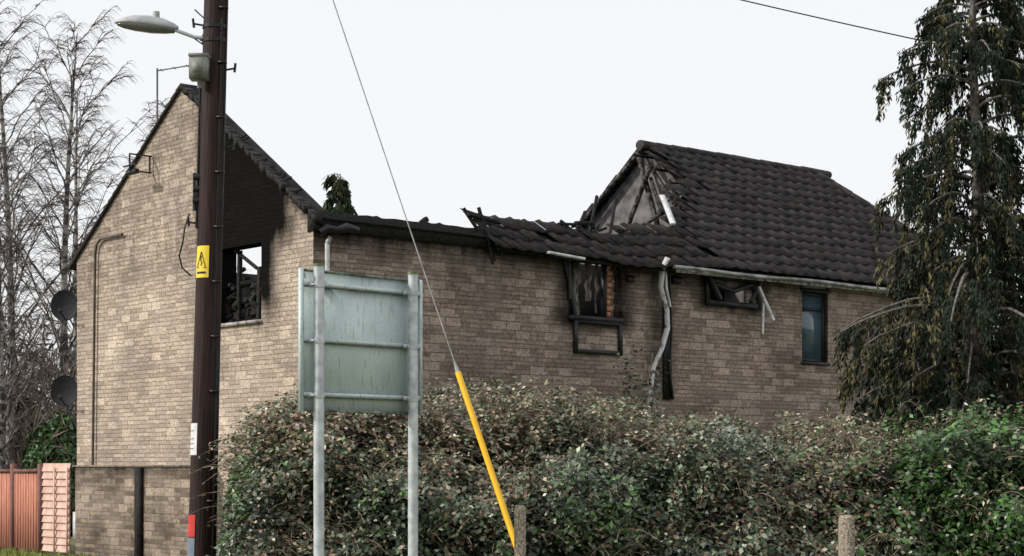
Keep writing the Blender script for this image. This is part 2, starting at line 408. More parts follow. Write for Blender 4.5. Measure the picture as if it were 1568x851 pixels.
for (xa,xb,ln) in ((4.95,5.16,.85),(5.24,5.40,.62),(5.44,5.52,.8)):
    n=14; V=[];q=[]; ph=random.random()*6
    for i in range(n):
        t=i/(n-1); w_=(xb-xa)*(1-.35*t)+.018*noise.noise(Vector((i*.7,xa*9,0)))*3
        V+=[(xa+.04*noise.noise(Vector((i*.4,xa*5,3))),.16+.02*math.sin(i+ph),4.74-ln*t),(xa+w_,.16+.03*math.cos(i*.8+ph),4.74-ln*t)]
    for i in range(n-1): q.append((2*i,2*i+1,2*i+3,2*i+2))
    mb.add(V,q,5)
M_glass=mat('window_glass',(.05,.09,.12),(.09,.14,.17),2,.08,spec=.8)
M_curt=mat('net_curtain',(.35,.40,.44),(.5,.55,.58),6,.9)
M_ply=mat('pale_board',(.45,.43,.38),(.6,.58,.52),6,.9)
M_plaster=mat('smoked_plaster',(.04,.036,.034),(.24,.21,.19),4,.9)
M_rag=mat('burnt_curtain',(.03,.026,.024),(.26,.23,.21),7,.9,stretch=(3,1,1))
mb.obj('window_glass_and_debris',[M_glass,M_curt,M_ply,M_orange,M_plaster,M_rag],house)
mb=MB(); mb.box((-.05,1.30,3.57),(.1,2.5,3.62),0)
mb.obj('gable_window_sill',[mat('sill',(.12,.11,.10),(.42,.40,.37),12,.7)],house)
mb=MB()
mb.tubes([[(-.05,5.40,5.24),(-.05,6.15,5.24),(-.05,6.28,5.16),(-.05,6.33,5.0),(-.05,6.45,.1)]],.022,6)
mb.box((-.10,4.12,0),(-.02,4.2,.3))
mb.obj('gable_vent_pipe',[mat('brown_pipe',(.06,.045,.035),(.11,.085,.07),8,.6)],house)
mb=MB()
for a,b in (((-.05,4.5,6.12),(-.05,4.5,6.38)),((-.4,4.5,6.38),(-.02,4.5,6.38)),((-.4,4.5,6.12),(-.02,4.5,6.12)),((-.4,4.5,6.38),(-.4,4.5,6.12)),((-.4,4.3,6.2),(-.4,4.7,6.2))): mb.beam(a,b,.015)
mb.beam((-.35,4.35,6.1),(-.35,4.65,6.1),.05)
mb.obj('flood_light_bracket',[M_black],house)
mb=MB()
P0=(.35,4.98,6.3)
mb.beam(P0,(.35,4.98,7.90),.016); mb.beam((.35,4.98,7.86),(1.0,4.2,7.98),.012)
for k in range(5):
    c=np.array((.40+.14*k,4.93-.165*k,7.87+.024*k)); mb.beam(c+(.06,.06,.0),c-(.06,.06,0),.006)
mb.obj('roof_aerial',[mat('dull_aluminium',(.10,.10,.10),(.2,.2,.2),9,.6)],house)
M_dish=mat('mesh_dish',(.016,.017,.021),(.03,.03,.034),30,.65,spec=.2)
def dish(name,w,z):
    mb=MB(); R=.26
    rings=[(0,.0),(.09,.006),(.17,.022),(.23,.042),(.26,.055)]
    ns=24; V=[];q=[]
    for r,h in rings:
        for k in range(ns):
            a=2*math.pi*k/ns; V.append((r*math.cos(a)*.92+1e-4*math.cos(a),-h,r*math.sin(a)))
    for i in range(len(rings)-1):
        for k in range(ns): q.append((i*ns+k,i*ns+(k+1)%ns,(i+1)*ns+(k+1)%ns,(i+1)*ns+k))
    mb.add(V,q,0); mb.add([(x*1.02,y+.012,zz*1.02) for x,y,zz in V],[t[::-1] for t in q],0)
    mb.beam((0,.01,0),(.28,.12,-.03),.018); mb.beam((0,.0,-.24),(.02,-.32,-.12),.012); mb.beam((.02,-.36,-.1),(.02,-.28,-.13),.03,sides=8)
    mb.beam((.28,.12,-.14),(.28,.12,.12),.015)
    o=mb.obj(name,[M_dish],house,smooth=True)
    o.location=(-.12,W+.18,z); o.rotation_euler=(0,0,-TH+.12-math.radians(12)); return o
dish('satellite_dish',0,4.22); dish('satellite_dish',0,2.78)
mb=MB()
mb.box((-.14,6.62,.3),(-.002,6.95,.75)); mb.box((-.10,6.7,.02),(-.02,6.85,.298)); mb.box((-.145,6.66,.42),(-.141,6.8,.6),1); mb.box((-.12,6.45,.1),(-.002,6.58,.5))
mb.obj('meter_box',[M_upvc,M_black],house)

# garden wall along the gable
gw=empty('garden_brick_wall',(-2.74,24.6,0),TH)
mb=MB()
ws=list(np.arange(2.6,6.25,.15))+[6.3]; zs=list(np.arange(0,1.5,.15))+[1.5]
wall(mb,ws,zs,[],lambda u:9,pg,-.42,0,lambda w,z:.18+.5*noise.noise(Vector((w*1.3,z*1.5,3)))+.3*sst(z,1.3,1.5)+.2*(1-sst(z,0,.3)),True)  # blotchy, and darker below the coping and at the foot
mb.quad((-.42,2.6,1.5),(-.42,6.3,1.5),(-.16,6.3,1.5),(-.16,2.6,1.5),0,wc=(0,0,.2)); mb.quad((-.42,6.3,0),(-.16,6.3,0),(-.16,6.3,1.5),(-.42,6.3,1.5),0,wc=[(0,0,.2),(.26,0,.2),(.26,1.5,.2),(0,1.5,.2)])
mb.quad((-.42,2.6,0),(-.16,2.6,0),(-.16,2.6,1.5),(-.42,2.6,1.5),0); mb.quad((-.16,2.6,0),(-.16,6.3,0),(-.16,6.3,1.5),(-.16,2.6,1.5),0)
mb.obj('brickwork',[M_brickW],gw)
mb=MB(); mb.box((-.45,2.55,1.502),(-.12,6.34,1.53)); mb.obj('coping',[mat('coping_stone',(.08,.065,.05),(.30,.25,.2),9,.9)],gw)
mb=MB(); mb.box((-.48,4.02,0),(-.424,4.2,1.49)); mb.obj('black_wall_strip',[M_char],gw)  # black upright strip on the face of the garden wall

# ------------------------------------------------------------------ timber fence on the left
fe=empty('timber_fence',(-2.74,24.6,0),TH)
M_f1=mat('red_fence_boards',(.40,.14,.09),(.56,.24,.16),5,.8,stretch=(1,6,.6),bump=.3)
M_f2=mat('pale_fence_boards',(.50,.32,.25),(.66,.46,.37),5,.8,stretch=(1,1,1),bump=.3)
M_fp=mat('fence_posts',(.13,.055,.045),(.20,.09,.07),6,.8)
mb=MB(); v=7.3; k=0
while v<20:
    p=v+1.1
    mb.box((-.06,p-.05,0),(.04,p+.05,1.56),2)
    if k==0:
        z=.05
        while z<1.45: mb.add([(-.02,v,z),(-.02,p-.05,z),(.0,p-.05,z+.14),(.0,v,z+.14),(-.035,v,z-.0),(-.035,p-.05,z)],[(0,1,2,3),(4,5,1,0),(4,5,2,3)],1); z+=.125
        for w in (v+.02,v+.5): mb.box((-.06,w,.04),(-.046,w+.04,1.5),1)
    else:
        w=v+.055
        while w<p-.06:
            mb.box((-.03+random.uniform(-.004,.004),w,.05),(-.01,w+.085,1.46+random.uniform(-.01,.01)),0); w+=.105
        mb.box((-.055,v+.05,1.40),(-.035,p-.05,1.46),2)
    v=p; k+=1
mb.obj('panels_and_posts',[M_f1,M_f2,M_fp],fe)

# ------------------------------------------------------------------ utility pole
pole=empty('utility_pole',(-3.145,18,0)); LX=.14/5.6
def polex(z): return LX*z
mb=MB()
zz=np.linspace(0,10,30)
mb.tubes([[(polex(z),0,z) for z in zz]],[.145-.0045*z for z in zz],24,0,cap=True)
mb.obj('shaft',[M_pole],pole,smooth=True)
mb=MB()
mb.tubes([[(polex(z)+.115,-.06,z) for z in (0,1.5,2.7)]],.03,8,0)
mb.tubes([[(polex(z)+.12,-.03,z) for z in np.linspace(0,9.9,20)]],.014,6,0)
mb.tubes([[(polex(z)+.08,-.10,z) for z in np.linspace(0,6,20)]],.010,6,0)
mb.tubes([[(polex(z)-.13,-.04,z) for z in np.linspace(3.9,5.4,8)]],.012,6,0)
lp=[(-.10,-.06,4.05),(-.14,-.1,3.9),(-.16,-.1,3.75),(-.2,-.08,3.62),(-.17,-.06,3.5),(-.08,-.06,3.42)]
mb.tubes([lp],.009,6,0)
for z,s in ((5.5,1),(4.72,1),(5.95,-1),(3.95,-1)):
    x=polex(z); mb.beam((x+s*.1,-.02,z),(x+s*.22,-.02,z+.02),.012); mb.beam((x+s*.21,-.02,z-.02),(x+s*.22,-.02,z+.07),.016)
for z in (4.18,4.30,4.42): mb.beam((polex(z)-.17,-.04,z),(polex(z)-.10,-.04,z),.035,sides=8)
mb.beam((polex(4.3)-.16,-.04,4.08),(polex(4.3)-.16,-.04,4.46),.02)
for z in np.arange(.6,9.5,.55): mb.box((polex(z)+.06,-.135,z),(polex(z)+.145,-.085,z+.02))
for z in (5.78,5.92): mb.tubes([[(polex(z),0,z),(polex(z),0,z+.035)]],.128,20,0)
mb.obj('cables_and_brackets',[M_black],pole)
mb=MB()
x=polex(5.5)
mb.box((x-.20,-.30,5.36),(x-.02,-.13,5.60)); mb.box((x-.205,-.305,5.58),(x-.015,-.125,5.61)); mb.beam((x-.11,-.2,5.36),(x-.11,-.2,5.28),.025,sides=8)
mb.box((x-.17,-.307,5.42),(x-.06,-.301,5.54))
mb.obj('fuse_box',[mat('weathered_box',(.10,.105,.09),(.26,.27,.24),9,.6)],pole)
M_yel=mat('yellow_paint',(.85,.60,.03),(.92,.68,.05),8,.5); M_wh=mat('white_label',(.6,.6,.6),(.75,.75,.75),20,.5)
M_red=mat('red_band',(.5,.02,.02),(.6,.04,.03),9,.5); M_blu=mat('blue_band',(.12,.16,.22),(.18,.22,.28),9,.5)
def curved(mb,z0,z1,a0,a1,m,x0=0,rr=.004):
    n=8; V=[];q=[]
    for z in (z0,z1):
        R=.145-.0045*z+rr
        for k in range(n+1):
            a=math.radians(a0+(a1-a0)*k/n); V.append((polex(z)+R*math.sin(a),-R*math.cos(a),z))
    for k in range(n): q.append((k,k+1,n+2+k,n+1+k))
    mb.add(V,q,m)
mb=MB()
curved(mb,3.40,3.72,-62,8,0); curved(mb,3.44,3.46,-50,-4,4,rr=.007)
curved(mb,1.62,1.94,-90,-24,1); curved(mb,.80,1.02,-90,-22,2); curved(mb,.55,.79,-90,-22,3)
for zz_ in (1.68,1.73,1.78,1.86): curved(mb,zz_,zz_+.007,-80,-40,4,rr=.006)
def pp(a,z,rr=.008):
    R=.145-.0045*z+rr; a=math.radians(a); return (polex(z)+R*math.sin(a),-R*math.cos(a),z)
for s0,s1 in (((-48,3.50),(-6,3.50)),((-6,3.50),(-27,3.66)),((-27,3.66),(-48,3.50)),((-27,3.62),(-30,3.57)),((-30,3.57),(-24,3.56)),((-24,3.56),(-27,3.52))):
    mb.beam(pp(*s0),pp(*s1),.004,4)
mb.obj('warning_sign_and_labels',[M_yel,M_wh,M_red,M_blu,M_black],pole)

# street lamp (bracket-mounted on the pole)
lamp=empty('street_lamp',(-3.145+polex(5.85),18,5.85))
mb=MB()
mb.tubes([[(-.10,-.02,-.03),(-.2,-.04,-.02),(-.40,-.06,.05)]],.019,10,0)
mb.beam((-.08,0,.05),(-.14,-.02,-.05),.02,3); mb.beam((-.10,-.01,.17),(-.2,-.03,.26),.008,3); mb.beam((-.1,0,-.1),(-.22,-.04,-.02),.008,3)
secs=[(-.36,.03,.03,.055),(-.40,.06,.055,.06),(-.50,.095,.085,.075),(-.64,.115,.10,.09),(-.80,.115,.088,.105),(-.92,.085,.055,.112),(-.98,.04,.022,.115),(-1.0,.01,.005,.115)]
V=[];q=[];ns=16
for x,w_,h_,z in secs:
    for k in range(ns):
        a=2*math.pi*k/ns; s_=math.sin(a); V.append((x,-.06+w_*math.cos(a),z+(h_*s_ if s_>0 else h_*.25*s_)))
for i in range(len(secs)-1):
    for k in range(ns): q.append((i*ns+k,i*ns+(k+1)%ns,(i+1)*ns+(k+1)%ns,(i+1)*ns+k))
mb.add(V,q,1)
V=[]
for x,w_,h_,z in secs[1:-1]:
    for k in range(ns):
        a=2*math.pi*k/ns; s_=math.sin(a); V.append((x*.98-.01,-.06+w_*.9*math.cos(a),z-.012+(h_*.2*s_ if s_>0 else h_*.62*s_)))
mb.add(V,[t for t in q if max(t)<ns*6],2)
mb.tubes([[(-.58,-.06,.15),(-.58,-.06,.23)]],.035,12,1,cap=True)
mb.obj('lantern_and_arm',[M_gal,mat('lantern_grey',(.30,.31,.32),(.46,.47,.48),8,.5),mat('lantern_bowl',(.10,.10,.105),(.17,.17,.18),6,.15),M_black],lamp,smooth=True)

# stay wire with yellow guard
A=np.array((-2.91,18,9.5));B=np.array((.31,15.5,0.0)); Pm=lambda s:A+(B-A)*s
mb=MB(); mb.tubes([[Pm(0),Pm(1)]],.0065,6,0); mb.tubes([[Pm(.752),Pm(1.0)]],.027,12,1,cap=True); mb.tubes([[Pm(.742),Pm(.753)]],[.01,.025],8,0)
mb.obj('pole_stay_wire',[mat('stay_strand',(.2,.2,.2),(.35,.35,.35),9,.5),mat('yellow_guard',(.92,.50,.012),(.98,.58,.02),5,.45)])
mb=MB()
n=24; P=[]
for k in range(n):
    t=k/(n-1); P.append((-2.2+t*13,22,8.55-t*2.9-.5*4*t*(1-t)*.35+ .0))
mb.tubes([P],.008,6,0); mb.obj('overhead_cable',[M_black])

# ------------------------------------------------------------------ road sign (seen from behind)
sg=empty('road_sign',(-1.676,14.0,0),math.atan2(.9,.907))
SW=1.28; zb,zt=1.936,3.06
m=bpy.data.materials.new('sign_back'); m.use_nodes=True; nt=m.node_tree; n=nt.nodes; l=nt.links
b=n['Principled BSDF']; b.inputs['Roughness'].default_value=.5; b.inputs['Metallic'].default_value=.05
tc=n.new('ShaderNodeTexCoord')
def nzz(sc,st):
    mp=n.new('ShaderNodeMapping'); mp.inputs['Scale'].default_value=st; l.new(tc.outputs['Object'],mp.inputs[0])
    k=n.new('ShaderNodeTexNoise'); k.inputs['Scale'].default_value=sc; k.inputs['Detail'].default_value=8; l.new(mp.outputs[0],k.inputs[0]); return k.outputs[0]
r1=n.new('ShaderNodeValToRGB'); r1.color_ramp.elements[0].color=(.46,.55,.55,1); r1.color_ramp.elements[1].color=(.58,.67,.67,1); r1.color_ramp.elements[0].position=.3;r1.color_ramp.elements[1].position=.7
l.new(nzz(3,(1,1,1)),r1.inputs[0])
r2=n.new('ShaderNodeValToRGB'); r2.color_ramp.elements[0].position=.56; r2.color_ramp.elements[1].position=.80
l.new(nzz(8,(5,1,.6)),r2.inputs[0])
mx=n.new('ShaderNodeMix'); mx.data_type='RGBA'; l.new(r2.outputs[0],mx.inputs[0]); l.new(r1.outputs[0],mx.inputs[6]); mx.inputs[7].default_value=(.16,.19,.14,1)
r3=n.new('ShaderNodeValToRGB'); r3.color_ramp.elements[0].position=.60; r3.color_ramp.elements[1].position=.68
l.new(nzz(60,(1,1,1)),r3.inputs[0])
mx2=n.new('ShaderNodeMix'); mx2.data_type='RGBA'; l.new(r3.outputs[0],mx2.inputs[0]); l.new(mx.outputs[2],mx2.inputs[6]); mx2.inputs[7].default_value=(.28,.32,.28,1)
l.new(mx2.outputs[2],b.inputs['Base Color']); M_panel=m
mb=MB()
mb.box((0,0,zb),(SW,.004,zt),0)
for a,b_ in ((0,.03),(SW-.03,SW)): mb.box((a,-.03,zb),(b_,-.001,zt),0)
mb.box((.031,-.025,zt-.02),(SW-.031,-.001,zt),1); mb.box((.031,-.025,zb),(SW-.031,-.001,zb+.018),1)
for z in (2.06,2.49,2.93): mb.box((.031,-.034,z),(SW-.031,-.001,z+.03),0); mb.box((.031,-.036,z-.014),(SW-.031,-.03,z-.001),2)  # dark strip below each rail: its shadow put in as colour
mb.obj('panel',[M_panel,mat('mossy_edge',(.05,.06,.035),(.26,.30,.26),14,.8),mat('painted_rail_shadow',(.05,.055,.05),(.12,.13,.12),20,.8)],sg)
mb=MB()
for x,zt2 in ((.14,3.08),(1.13,3.09)):
    mb.tubes([[(x,-.08,0),(x,-.08,zt2)]],.042,20,0,cap=True)
    mb.tubes([[(x,-.08,zt2),(x,-.08,zt2+.02)]],.046,20,1,cap=True)
    for z in (2.045,2.475,2.915):
        mb.tubes([[(x,-.08,z),(x,-.08,z+.045)]],.048,20,0,cap=True); mb.box((x-.075,-.055,z+.005),(x+.075,-.037,z+.04),0)
        mb.beam((x-.065,-.06,z+.02),(x-.065,-.10,z+.02),.008,0,sides=6)
mb.obj('posts',[M_gal,mat('mossy_cap',(.06,.10,.03),(.2,.24,.16),12,.8)],sg,smooth=False)

# concrete fence posts
M_conc=mat('pebbled_concrete',(.15,.12,.09),(.40,.34,.26),60,.95,bump=.8,lo=.4,hi=.6)
for (x,y,h,w_) in ((.065,14.5,1.19,.095),(2.40,12.8,1.155,.10)):
    mb=MB(); s=w_/2
    V=[(x-s,y-s,0),(x+s,y-s,0),(x+s,y+s,0),(x-s,y+s,0),(x-s,y-s,h-.03),(x+s,y-s,h-.03),(x+s,y+s,h-.03),(x-s,y+s,h-.03)]
    t=s*.7; V+=[(x-t,y-t,h),(x+t,y-t,h),(x+t,y+t,h),(x-t,y+t,h)]
    mb.add(V,[(0,1,5,4),(1,2,6,5),(2,3,7,6),(3,0,4,7),(4,5,9,8),(5,6,10,9),(6,7,11,10),(7,4,8,11),(8,9,10,11)])
    for z in (.35,.7,1.0): mb.beam((x,y-s-.004,z),(x,y-s-.012,z),.008)
    mb.obj('concrete_fence_post',[M_conc])

# ------------------------------------------------------------------ bramble hedge
M_leaf=mat('bramble_leaf',(0,0,0),attr=True,rough=.38,spec=.6)
M_leafc=mat('conifer_leaf',(0,0,0),attr=True,rough=.7,spec=.2)
M_cane=mat('bramble_cane',(.12,.08,.06),(.38,.30,.22),12,.8)
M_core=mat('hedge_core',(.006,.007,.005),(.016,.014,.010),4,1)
X0=-2.85
def H(x):
    pts=[(-3.3,1.4),(-2.9,1.85),(-2.3,2.10),(-1.0,2.26),(-.2,2.10),(.8,1.96),(1.3,2.06),(2,1.94),(3.1,1.88),(4.2,1.90),(5.4,2.0),(7,2.2),(9,2.3)]
    for (a,ha),(b_,hb) in zip(pts[:-1],pts[1:]):
        if x<=b_: return ha+(hb-ha)*max(0,(x-a))/(b_-a)
    return 2.3
def surf(x,th,inset=0):
    ex=max(0,min(1,(x-X0)/.7)); ex=math.sqrt(max(0,1-(1-ex)**2)); 
    yc=18.3; a=1.9*(.35+.65*ex)-inset; h=H(x)*(.55+.45*ex)-inset-.1
    c,s_=math.cos(th),math.sin(th)
    y=yc-a*math.copysign(abs(c)**.6,c); z=h*abs(s_)**.6
    nrm=Vector((0,-c,s_+.15)).normalized()
    p=Vector((x,y,z))
    d=.40*noise.noise(Vector((x*1.1,y*1.1,z*1.4)))+.32*noise.noise(Vector((x*2.9,y*2.9,z*2.9+5)))+.20*noise.noise(Vector((x*7,y*7,z*7)))
    if x<X0+.8: d=min(d,.05)
    return p+nrm*d,nrm
def grid_core(x0,x1,inset):
    mb=MB(); nx,nt_=150,40; V=[]
    for i in range(nx+1):
        x=x0+(x1-x0)*i/nx
        for j in range(nt_+1):
            p,n_=surf(x,math.pi*j/nt_,inset); V.append(p)
    q=[(i*(nt_+1)+j,(i+1)*(nt_+1)+j,(i+1)*(nt_+1)+j+1,i*(nt_+1)+j+1) for i in range(nx) for j in range(nt_)]
    mb.add(V,q,0); 
    for i in (0,nx):
        for j in range(nt_//2): 
            mb.add([V[i*(nt_+1)+j],V[i*(nt_+1)+j+1],V[i*(nt_+1)+nt_-j-1],V[i*(nt_+1)+nt_-j]],[(0,1,2,3)],0)
    return mb
hedge=empty('bramble_hedge')
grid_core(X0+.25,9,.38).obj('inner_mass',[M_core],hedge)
N=135000
C=np.zeros((N,3));NR=np.zeros((N,3));CO=np.zeros((N,3));S=np.zeros(N)
def dead_sunlit(p):
    return .15+.62*noise.noise(Vector((p.x*.8+3,p.z*1.3,7)))+(.22 if -1.3<p.x<.6 and p.z>1.2 else 0)+.24*max(0,(p.z-1.45))-.35*max(0,min(1,(p.x-3.0)/1.4))  # dead leaf share; its rise with height paints sunlit cream highlights
for i in range(N):
    x=X0+(9-X0)*random.random()**1.2; th=math.pi*(random.random()**1.1)*.62
    if x>6.3 and random.random()<.6: x=random.uniform(X0,6)
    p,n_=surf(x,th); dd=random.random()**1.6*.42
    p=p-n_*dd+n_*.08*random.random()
    C[i]=p;NR[i]=n_
    g=noise.noise(Vector((p.x*.55,p.z*.8,p.y*.5+9))); g2=noise.noise(Vector((p.x*2.2,p.z*2.2,p.y*2.2+19)))
    green=max(0,min(1,(p.x-2.4)/1.8))+.5*g
    r=random.random()
    topk=max(0,min(1,(p.z-1.2)/1.0))
    if r<dead_sunlit(p):
        c=np.array((.32,.25,.17) if random.random()<.66 else (.17,.095,.065))*(.35+1.1*random.random())
    elif random.random()<green*.8: c=np.array((.072,.165,.036))*(.35+1.1*random.random())*(1+.9*g2)
    else:
        c=np.array((.088,.118,.070))*(.3+1.25*random.random()); c=c*(1+.9*g2)
        if random.random()<.12+.20*topk: c=np.array((.28,.32,.22))*random.uniform(.6,1.3)  # pale leaves, commoner towards the top: sunlit highlights put into leaf colour
    c=c*(1-.78*dd/.42)  # leaves deeper in the hedge darkened: shade put into their colour
    CO[i]=np.maximum(c,.004); S[i]=random.uniform(.035,.075)
    if c[1]>c[0]*1.8: S[i]*=1.2
n2=NR+rng.normal(0,.65,(N,3)); n2[:,2]+=.45
D=np.cross(n2,rng.normal(0,1,(N,3)))
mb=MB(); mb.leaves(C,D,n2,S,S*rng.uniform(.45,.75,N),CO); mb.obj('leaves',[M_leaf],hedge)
paths=[];rad=[];lc=[];ld=[];lcol=[]
for i in range(6800):
    x=X0+.15+10.5*random.random()**1.3; th=math.pi*random.uniform(.05,.58)
    top=random.random()<.42
    if top: th=math.pi*random.uniform(.36,.56)
    p,n_=surf(x,th,.12)
    if dead_sunlit(p)<.15 and random.random()<.5: continue
    d=(n_*random.uniform(.2,.8)+Vector((random.uniform(-1,1),random.uniform(-.6,.3),random.uniform(.1,1.2)))).normalized()
    L=random.uniform(.22,.72); pts=[]
    for k in range(6):
        t=k/5; q=p+d*L*t+Vector((0,0,-.6*L*t*t)); pts.append(q[:])
        if k>1:
            for _ in range(2 if top else 1):
                lc.append((q+Vector((random.gauss(0,.02),random.gauss(0,.02),random.gauss(0,.02))))[:]); ld.append((random.uniform(-1,1),random.uniform(-1,1),random.uniform(-.6,.5)))
                rr_=random.random()
                lcol.append(np.array((.09,.12,.065) if rr_<.45 else ((.34,.28,.19) if rr_<.8 else (.24,.29,.17)))*random.uniform(.6,1.5))
    paths.append(pts); rad.append([.005*(1-.6*k/5) for k in range(6)])
mb=MB(); mb.tubes(np.array(paths),np.array(rad),3,0); mb.obj('canes',[M_cane],hedge)
lc=np.array(lc);n_=len(lc); mb=MB(); nn=rng.normal(0,.6,(n_,3)); nn[:,2]+=.7
mb.leaves(lc,np.array(ld),nn,rng.uniform(.03,.065,n_),rng.uniform(.018,.038,n_),np.array(lcol)); mb.obj('cane_leaves',[M_leaf],hedge)

def shrub(name,c,r,N,base,size,seed=0,core=True,var=.5,amp=.25):
    e=empty(name,c); P=np.zeros((N,3));NN=np.zeros((N,3));CC=np.zeros((N,3))
    for i in range(N):
        d=Vector((random.gauss(0,1),random.gauss(0,1),random.gauss(0,1))).normalized()
        if d.z<-.4: d.z=-d.z
        k=1+amp*noise.noise(d*2.2+Vector((seed,0,0)))+amp*.6*noise.noise(d*6+Vector((seed,4,0)))
        k*=1-.22*random.random()**1.5
        P[i]=(d.x*r[0]*k,d.y*r[1]*k,d.z*r[2]*k); NN[i]=d
        g=noise.noise(d*4+Vector((seed,9,0)))
        CC[i]=np.array(base)*(1+g*.7)*random.uniform(1-var,1+var)
    n2=NN+rng.normal(0,.6,(N,3)); n2[:,2]+=.3
    S=rng.uniform(.7,1.3,N)*size
    mb=MB(); mb.leaves(P,np.cross(n2,rng.normal(0,1,(N,3))),n2,S,S*.65,CC); mb.obj('foliage',[M_leaf],e)
    mb=MB()
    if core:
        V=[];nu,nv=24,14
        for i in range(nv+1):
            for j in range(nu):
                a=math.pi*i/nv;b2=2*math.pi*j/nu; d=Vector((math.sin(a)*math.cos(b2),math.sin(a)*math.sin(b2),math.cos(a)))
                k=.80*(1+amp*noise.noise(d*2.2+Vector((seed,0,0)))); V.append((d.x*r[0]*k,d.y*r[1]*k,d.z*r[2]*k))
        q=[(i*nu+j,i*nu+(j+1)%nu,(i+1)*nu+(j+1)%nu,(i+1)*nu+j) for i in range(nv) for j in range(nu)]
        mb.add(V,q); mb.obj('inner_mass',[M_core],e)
    else:
        for k in range(22):
            a=random.uniform(0,6.28); q1=Vector((math.cos(a)*r[0]*random.uniform(.2,.9),math.sin(a)*r[1]*.7,r[2]*random.uniform(.5,1.15)))
            mb.tubes([[(0,0,-c[2]),(q1.x*.3,q1.y*.3,-.3),(q1.x*.7,q1.y*.7,q1.z*.6),q1[:]]],[.015,.012,.008,.004],4,0)
        mb.obj('stems',[M_cane],e)
    return e
shrub('ivy_bush',(8.3,23.6,1.3),(2.6,1.8,2.9),30000,(.065,.15,.034),.10,3)
shrub('holly_bush',(-9.9,39,.9),(.8,.8,1.6),6000,(.05,.12,.03),.12,5)
shrub('evergreen_bush',(-13.2,46,1.2),(1.8,1.2,2.2),9000,(.03,.045,.025),.14,8)
shrub('buddleia_shrub',(1.78,26.4,1.65),(.42,.33,1.35),800,(.05,.065,.035),.08,11,core=False,amp=.9)
def conifer(name,loc,Rp,ztop,zbase,nb,ns,nl,lean=0,seed=1,cols=None,leafL=.10,trunkR=.13,strand=(.22,.6),gap=0.0,wr=.36):
    rr=random.Random(seed); e=empty(name,loc)
    def R(z):
        for (a,ra),(b_,rb) in zip(Rp[:-1],Rp[1:]):
            if z<=b_: return ra+(rb-ra)*(z-a)/(b_-a)
        return Rp[-1][1]
    mb=MB(); zz=np.linspace(0,ztop,14)
    mb.tubes([[(lean*z+.03*math.sin(z*1.7),.02*math.sin(z*2),z) for z in zz]],[trunkR*(1-z/ztop)+.012 for z in zz],10,0)
    BP=[];BR=[];SP=[];SR=[];LC=[];LD=[];LK=[]
    for i in range(nb):
        z=zbase+(ztop-zbase)*((i+rr.random())/nb); a=i*2.399963+rr.uniform(-.3,.3)
        up=max(0,min(1,(z-4.2)/.6)) if gap else 0
        if gap and rr.random()<gap*up: continue
        cl=noise.noise(Vector((math.cos(a)*1.3,math.sin(a)*1.3,z*1.5+seed)))
        r=R(z)*(rr.uniform(.62,1.12)+.45*cl); dirx,diry=math.cos(a),math.sin(a)
        r=max(r,.12)
        tone=rr.random(); upt=.45+.25*rr.random()
        def bz_(t): return z+upt*r*t-(.80)*r*t*t+ (.10*r*max(0,t-.7)*3)
        pts=[(lean*z+dirx*r*k/8,diry*r*k/8,bz_(k/8)) for k in range(9)]
        BP.append(pts);BR.append([.020*(1-.85*k/8)*(.4+r*.6)+.003 for k in range(9)])
        n_s=max(6,int(ns*(.4+.6*r/1.3)))
        for s_ in range(n_s):
            t=rr.uniform(.15,1.03)**.8
            side=rr.uniform(-1,1)*(.30-.12*up)*r*(1.0-.6*t)
            bx=lean*z+dirx*r*t-diry*side; by=diry*r*t+dirx*side; bz=bz_(t)-.2*abs(side)
            L=rr.uniform(*strand)*(.5+.5*min(1,r/1.0)); dx,dy=dirx*.22+rr.uniform(-.16,.16),diry*.22+rr.uniform(-.16,.16)
            SP.append([(bx+dx*L*u*(1-.3*u),by+dy*L*u*(1-.3*u),bz-.15*L*u-L*u*u*.85) for u in (0,.33,.66,1)]); SR.append([.005,.004,.003,.002])
            sc=rr.uniform(.4,1.45)
            tint=cols[0] if rr.random()<.52+.2*tone+.12*up else cols[1]
            for k in range(nl):
                u=rr.random(); spread=.034*(1.25-u)
                LC.append((bx+dx*L*u*(1-.3*u)+rr.gauss(0,spread),by+dy*L*u*(1-.3*u)+rr.gauss(0,spread),bz-.15*L*u-L*u*u*.85+rr.gauss(0,.012)))
                LD.append((dx+rr.gauss(0,.4),dy+rr.gauss(0,.4),-1+rr.gauss(0,.25)))
                g=sc*rr.uniform(.6,1.35); c=tint if rr.random()<.8 else cols[0]
                LK.append((c[0]*g,c[1]*g,c[2]*g))
    mb.tubes(np.array(BP),np.array(BR),5,0); mb.tubes(np.array(SP),np.array(SR),3,1)
    mb.obj('trunk_and_branches',[mat('conifer_bark',(.07,.06,.055),(.20,.18,.165),14,.9,bump=.5),mat('conifer_shoots',(.03,.025,.015),(.07,.055,.03),14,.9)],e)
    n_=len(LC); mb=MB(); L=rng.uniform(.7,1.3,n_)*leafL
    mb.leaves(np.array(LC),np.array(LD),rng.normal(0,1,(n_,3)),L,L*wr,np.array(LK)); mb.obj('foliage',[M_leafc],e)
    return e
conifer('conifer_tree',(5.35,20.6,0),[(0,1.5),(1.2,1.7),(2.2,1.80),(3.3,1.6),(3.9,1.25),(4.4,1.05),(5.5,1.22),(6.2,.98),(6.9,.70),(8.8,.15)],8.9,1.0,220,17,46,0,1,[(.018,.028,.017),(.115,.105,.048)],.078,.11,(.22,.58),gap=.20,wr=.30)
conifer('conifer_tree',(-4.35,45,0),[(0,2.2),(8.9,.25)],8.9,4,60,8,16,0,2,[(.035,.05,.025),(.06,.06,.03)],.20,.15,(.2,.5))

